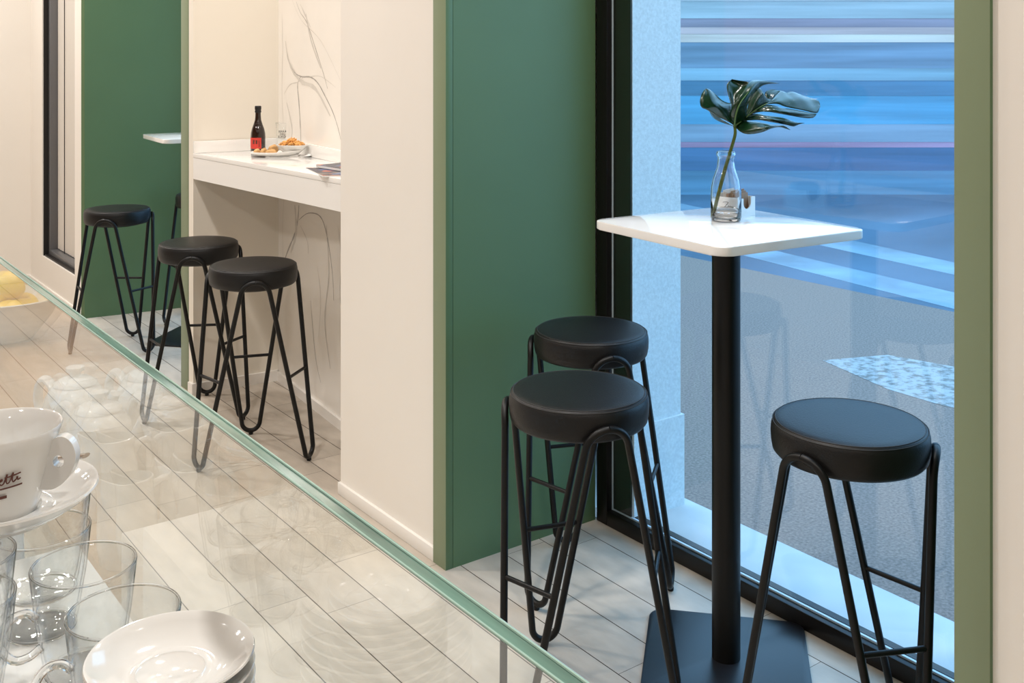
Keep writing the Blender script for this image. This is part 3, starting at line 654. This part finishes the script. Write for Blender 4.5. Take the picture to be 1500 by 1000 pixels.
def wrapc(x, y):
    z = .033 + y + x * .10; r = .0255 + .018 * (z / .0625) ** .9 + .0018; g = cang + x / r; return Vector((r * math.cos(g), r * math.sin(g), z))
cang = math.atan2(-p.y, -p.x) - .02
bm = bmesh.new()
def pen(pts, r=.00055): tube(bm, [wrapc(x * .001, y * .001 - .0015) for x, y, _ in smooth_path([(q[0], q[1], 0) for q in pts], 6)], r, 5)
pen([(-16, 0), (-14, 5), (-12, 9), (-11.5, 0), (-9, 7), (-7, 9), (-7, 0), (-5, 3), (-3.5, 4), (-4.5, 1), (-2.5, 1), (-1, 4)])
pen([(-1, 3.2), (1, 3.8), (1, 5), (-.6, 3.4), (.2, .6), (2.4, 1.6), (4.6, 8), (4, 3), (4.6, .6), (6.4, 1.8), (8.8, 8.2), (8, 3), (8.8, .8), (11, 2.4)])
pen([(3, 5.6), (7, 5.8), (14, 6.6)]); pen([(11, 2.4), (11.6, 4), (12, 1.4), (14, 2.2)])
ob('script_print', bm, M['brown'], wc)
bm = bmesh.new(); n = 14; rw = []
for z0, w, a0, a1 in ((.0285, .0007, -.5, .42), (.0215, .0012, -.25, .12)):
    rw = []
    for k in range(n + 1):
        x = (a0 + (a1 - a0) * k / n) * .036; v1 = wrapc(x, z0 - .033 + w); v0 = wrapc(x, z0 - .033 - w); rw.append((bm.verts.new(v0), bm.verts.new(v1)))
    for A, B in zip(rw, rw[1:]): bm.faces.new((A[0], B[0], B[1], A[1]))
ob('underline_print', bm, M['brown'], wc, smooth=False)
s0 = deep(126, 667, .835) - Vector((p.x, p.y, SZ)); s1 = Vector((p.x, p.y, SZ)) * 0 + Vector((.012, .045, .0145))
spn = thing('teaspoon', 'steel teaspoon lying on the saucer behind the white cup', 'spoon', (p.x, p.y, SZ))
bm = bmesh.new(); tube(bm, smooth_path([s1, s1.lerp(s0, .5) + Vector((0, 0, .004)), s0], 8), [.0012 + .0004 * k / 16 for k in range(17)], 8, r2=[.002 + .003 * (k / 16) for k in range(17)]); ob('spoon_handle', bm, M['steel'], spn)
bm = bmesh.new(); bmesh.ops.create_uvsphere(bm, u_segments=20, v_segments=10, radius=1); bmesh.ops.scale(bm, vec=(.015, .009, .003), verts=bm.verts[:]); bmesh.ops.translate(bm, vec=s1 + Vector((-.010, -.003, .0)), verts=bm.verts[:]); ob('spoon_bowl', bm, M['steel'], spn)
# teapots and jugs on the lower worktop: the glass screen mirrors them
def make_teapot(lb):
    t = thing('teapot', lb, 'teapot', group='white porcelain teapots on the counter')
    bm = bmesh.new(); lathe(bm, [(0, 0), (.032, 0), (.036, .004), (.045, .022), (.047, .042), (.042, .064), (.034, .078), (.030, .082), (0, .082)], 48); ob('pot_body', bm, M['porcelain'], t, angle=60)
    bm = bmesh.new(); lathe(bm, [(.031, .0825), (.030, .086), (.018, .092), (.008, .094), (.008, .098), (.013, .102), (.013, .107), (.008, .109), (0, .109)], 36); ob('lid', bm, M['porcelain'], t, angle=60)
    bm = bmesh.new(); sp_ = smooth_path([(.036, 0, .026), (.056, 0, .040), (.068, 0, .062), (.076, 0, .078)], 5); tube(bm, sp_, [.013 - .006 * i / 15 for i in range(16)], 14); ob('spout', bm, M['porcelain'], t)
    bm = bmesh.new(); tube(bm, smooth_path([(-.040, 0, .068), (-.058, 0, .082), (-.072, 0, .068), (-.070, 0, .040), (-.044, 0, .026)], 6), .006, 10, r2=.008); ob('handle', bm, M['porcelain'], t); return t
def make_jug(lb):
    t = thing('milk_jug', lb, 'jug', group='small white milk jugs on the counter')
    bm = bmesh.new(); seg = 40; prof = [(0, 0, 0), (.026, 0, 0), (.030, .003, 0), (.033, .025, 0), (.031, .055, .1), (.027, .078, .5), (.0275, .092, 1), (.0255, .0925, 1), (.0245, .08, .6), (.028, .05, .1), (.029, .012, 0), (0, .008, 0)]; rings = []
    for r, z, k in prof:
        if r == 0: rings.append([bm.verts.new((0, 0, z))]); continue
        rings.append([bm.verts.new(((r + k * (.012 * max(0, math.cos(a_)) ** 4)) * math.cos(a_), r * (1 - .22 * k) * math.sin(a_), z + k * (.010 * max(0, math.cos(a_)) ** 3))) for a_ in [2 * PI * q / seg for q in range(seg)]])
    for A, B in zip(rings, rings[1:]):
        for q in range(seg):
            l = (q + 1) % seg
            if len(A) == 1: bm.faces.new((A[0], B[q], B[l]))
            elif len(B) == 1: bm.faces.new((A[q], A[l], B[0]))
            else: bm.faces.new((A[q], A[l], B[l], B[q]))
    ob('jug_body', bm, M['porcelain'], t, angle=60)
    bm = bmesh.new(); tube(bm, smooth_path([(-.0265, 0, .080), (-.042, 0, .086), (-.052, 0, .070), (-.047, 0, .045), (-.031, 0, .034)], 5), .0042, 10); ob('handle', bm, M['porcelain'], t); return t
def mirror_spot(x, y, h):              # where a thing must stand for the screen to show it at pixel x, y
    q = at(x, y, h); return (2 * XG - q.x, q.y)
tp = None
for (x, y, lb) in ((110, 559, 'farther white teapot of the row beside the glass screen, mirrored at far left'), (144, 597, 'nearer white teapot beside the glass screen, next to the milk jugs'),
                   (214, 548, 'farther white teapot of the row set back from the glass screen'), (248, 586, 'nearer white teapot of the row set back from the glass screen')):
    s = mirror_spot(x, y, WL + .085)
    if tp is None: tp = make_teapot(lb); tp.location = (*s, WL); tp.rotation_euler = (0, 0, math.radians(-120))
    else: dup(tp, (*s, WL), math.radians(-120 + random.uniform(-8, 8)), lb)
jg = None
for (x, y, lb) in ((163, 641, 'white milk jug beside the glass screen, next to the teapots'), (187, 700, 'white milk jug beside the glass screen, nearest the coffee cup'),
                   (253, 625, 'white milk jug set back from the screen, next to the teapots'), (277, 682, 'white milk jug set back from the screen, nearest the glass cups')):
    s = mirror_spot(x, y, WL + .092)
    if jg is None: jg = make_jug(lb); jg.location = (*s, WL); jg.rotation_euler = (0, 0, math.radians(20))
    else: dup(jg, (*s, WL), math.radians(20 + random.uniform(-15, 15)), lb)
s = mirror_spot(8, 408, WL + .12)
fb = tag(ob('fruit_bowl', lathe(bmesh.new(), [(0, 0), (.05, 0), (.055, .006), (.09, .05), (.105, .085), (.102, .086), (.085, .05), (.05, .012), (0, .01)], 48), M['porcelain'], angle=60), 'white bowl of lemons far along the counter behind the screen', 'bowl'); fb.location = (s[0], s[1], WL)
lm = None
for i, (dx, dy, dz, nm) in enumerate(((.03, .02, .055, 'right back'), (-.035, .015, .055, 'left back'), (0, -.04, .055, 'front'), (0, .0, .105, 'topmost'))):
    bm = bmesh.new(); bmesh.ops.create_uvsphere(bm, u_segments=24, v_segments=16, radius=.03)
    for v_ in bm.verts: v_.co.x *= 1.2 + 1.2 * max(0, abs(v_.co.x) / .03 - .85)
    o = tag(ob('lemon', bm, M['lemon'], angle=180), '%s yellow lemon in the white bowl on the counter' % nm, 'lemon', 'lemons in the bowl'); o.location = (s[0] + dx, s[1] + dy, WL + dz); o.rotation_euler = (0, .2, i * 1.3)

# ------------------------------------------------------------------ across the street: a made-up banded tram standing in for blurred streaks
tr = thing('backdrop', 'long blue and pale banded tram standing in for the streaked street outside', 'backdrop', deep(1200, 84, 13) * 1)
TZ = 13.0; tr.location = Vector((deep(1200, 84, TZ).x, deep(1200, 84, TZ).y, G - .03)); tr.rotation_euler = (0, 0, -TH)
def hz(y): return HC - (y - HY) / F * TZ - (G - .03)
bands = [('top_band', -160, 2, (152, 174, 212)), ('upper_band', 2, 27, (146, 176, 214)), ('violet_band', 27, 40, (132, 138, 180)), ('pale_band', 40, 50, (172, 168, 196)), ('white_band', 50, 62, (198, 198, 220)),
         ('blue_band', 62, 100, (104, 142, 194)), ('bright_band', 100, 118, (122, 170, 220)), ('blue_band', 118, 140, (70, 128, 188)), ('blue_band', 140, 182, (78, 156, 224)),
         ('blue_band', 182, 208, (122, 158, 210)), ('stripe', 208, 216, (158, 142, 200)), ('blue_band', 216, 250, (66, 112, 176)), ('low_band', 250, 289, (84, 140, 200))]
def band_mat(i, col):
    m, n, b, out = new_mat('backdrop_paint_%d' % i); tc = node(n, 'ShaderNodeTexCoord'); mp = node(n, 'ShaderNodeMapping'); mp.inputs['Scale'].default_value = (.14, .14, 3.4); mp.inputs['Location'].default_value = (i * 3.1, 0, i)
    n.links.new(tc.outputs['Object'], mp.inputs[0]); t = node(n, 'ShaderNodeTexNoise'); t.inputs['Scale'].default_value = 2.2; t.inputs['Detail'].default_value = 3; n.links.new(mp.outputs[0], t.inputs['Vector'])
    r = node(n, 'ShaderNodeValToRGB'); e = r.color_ramp.elements; e[0].position = .3; e[1].position = .7
    d = lambda k: tuple(min(.95, c * k / l) for c, l in zip(S(*col), (.70, 1.06, 1.72))) + (1,)
    e[0].color = d(.74); e[1].color = d(1.3); n.links.new(t.outputs[0], r.inputs[0]); n.links.new(r.outputs[0], b.inputs['Base Color']); b.inputs['Roughness'].default_value = .35; return m
for i, (nm, ya, yb, col) in enumerate(bands):
    d = .004 * ((i * 7) % 3); bm = box(bmesh.new(), -9, 9, d, 2.4, hz(yb) + .0005, hz(ya) - .0005); ob(nm, bm, band_mat(i, col), tr)
ob('ground_strip', box(bmesh.new(), -8.8, 8.8, .15, 2.2, 0, .02), M['black'], tr, smooth=False)
# zebra crossing on the road
for i, q in enumerate((([(1080, 372), (1130, 366), (1395, 428), (1395, 452)]), ([(1080, 420), (1080, 400), (1395, 470), (1395, 500)]), ([(1080, 470), (1080, 448), (1395, 520), (1395, 545)]), ([(1150, 348), (1210, 344), (1395, 384), (1395, 402)]))):
    P_ = [at(x, y, G - .03) for x, y in q]; d1 = (P_[2] - P_[1]).normalized(); d2 = (P_[3] - P_[0]).normalized()
    P_ = [P_[0] - d2 * 3, P_[1] - d1 * 3, P_[2] + d1 * 2, P_[3] + d2 * 2]
    ob('road_marking', prism(bmesh.new(), [(v_.x, v_.y) for v_ in P_], G - .034, G - .028), M['roadpaint'], smooth=False, kind='structure')

# ------------------------------------------------------------------ light
w = bpy.data.worlds.new('dusk'); sc.world = w; w.use_nodes = True
w.node_tree.nodes['Background'].inputs[0].default_value = (.30, .62, 1.0, 1); w.node_tree.nodes['Background'].inputs[1].default_value = 3.3
def lamp(x, y, e, size=.16, col=(1, .955, .915), z=2.97):
    l = bpy.data.lights.new('downlight', 'AREA'); l.shape = 'DISK'; l.size = size; l.energy = e; l.color = col; l.spread = math.radians(150)
    o = bpy.data.objects.new('downlight', l); C.objects.link(o); o.location = (x, y, z)
LE = 14.6
for y in (-1.2, .3, 1.8, 3.3, 4.8, 6.3, 7.3):
    lamp(.95, y, LE * (.7 if y < 1 else 1)); lamp(-1.0, y, LE * (.45 if y < 1 else .75))
lamp(1.9, 4.2, LE * .5); lamp(2.0, 1.9, LE * .55); lamp(2.0, 5.8, LE * .5)
vs = sc.view_settings; vs.view_transform = 'Standard'; vs.look = 'None'; vs.gamma = 1; vs.use_curve_mapping = False; vs.exposure = 0.12
sc.cycles.use_denoising = True; sc.cycles.max_bounces = 14; sc.cycles.transparent_max_bounces = 16; sc.cycles.transmission_bounces = 12
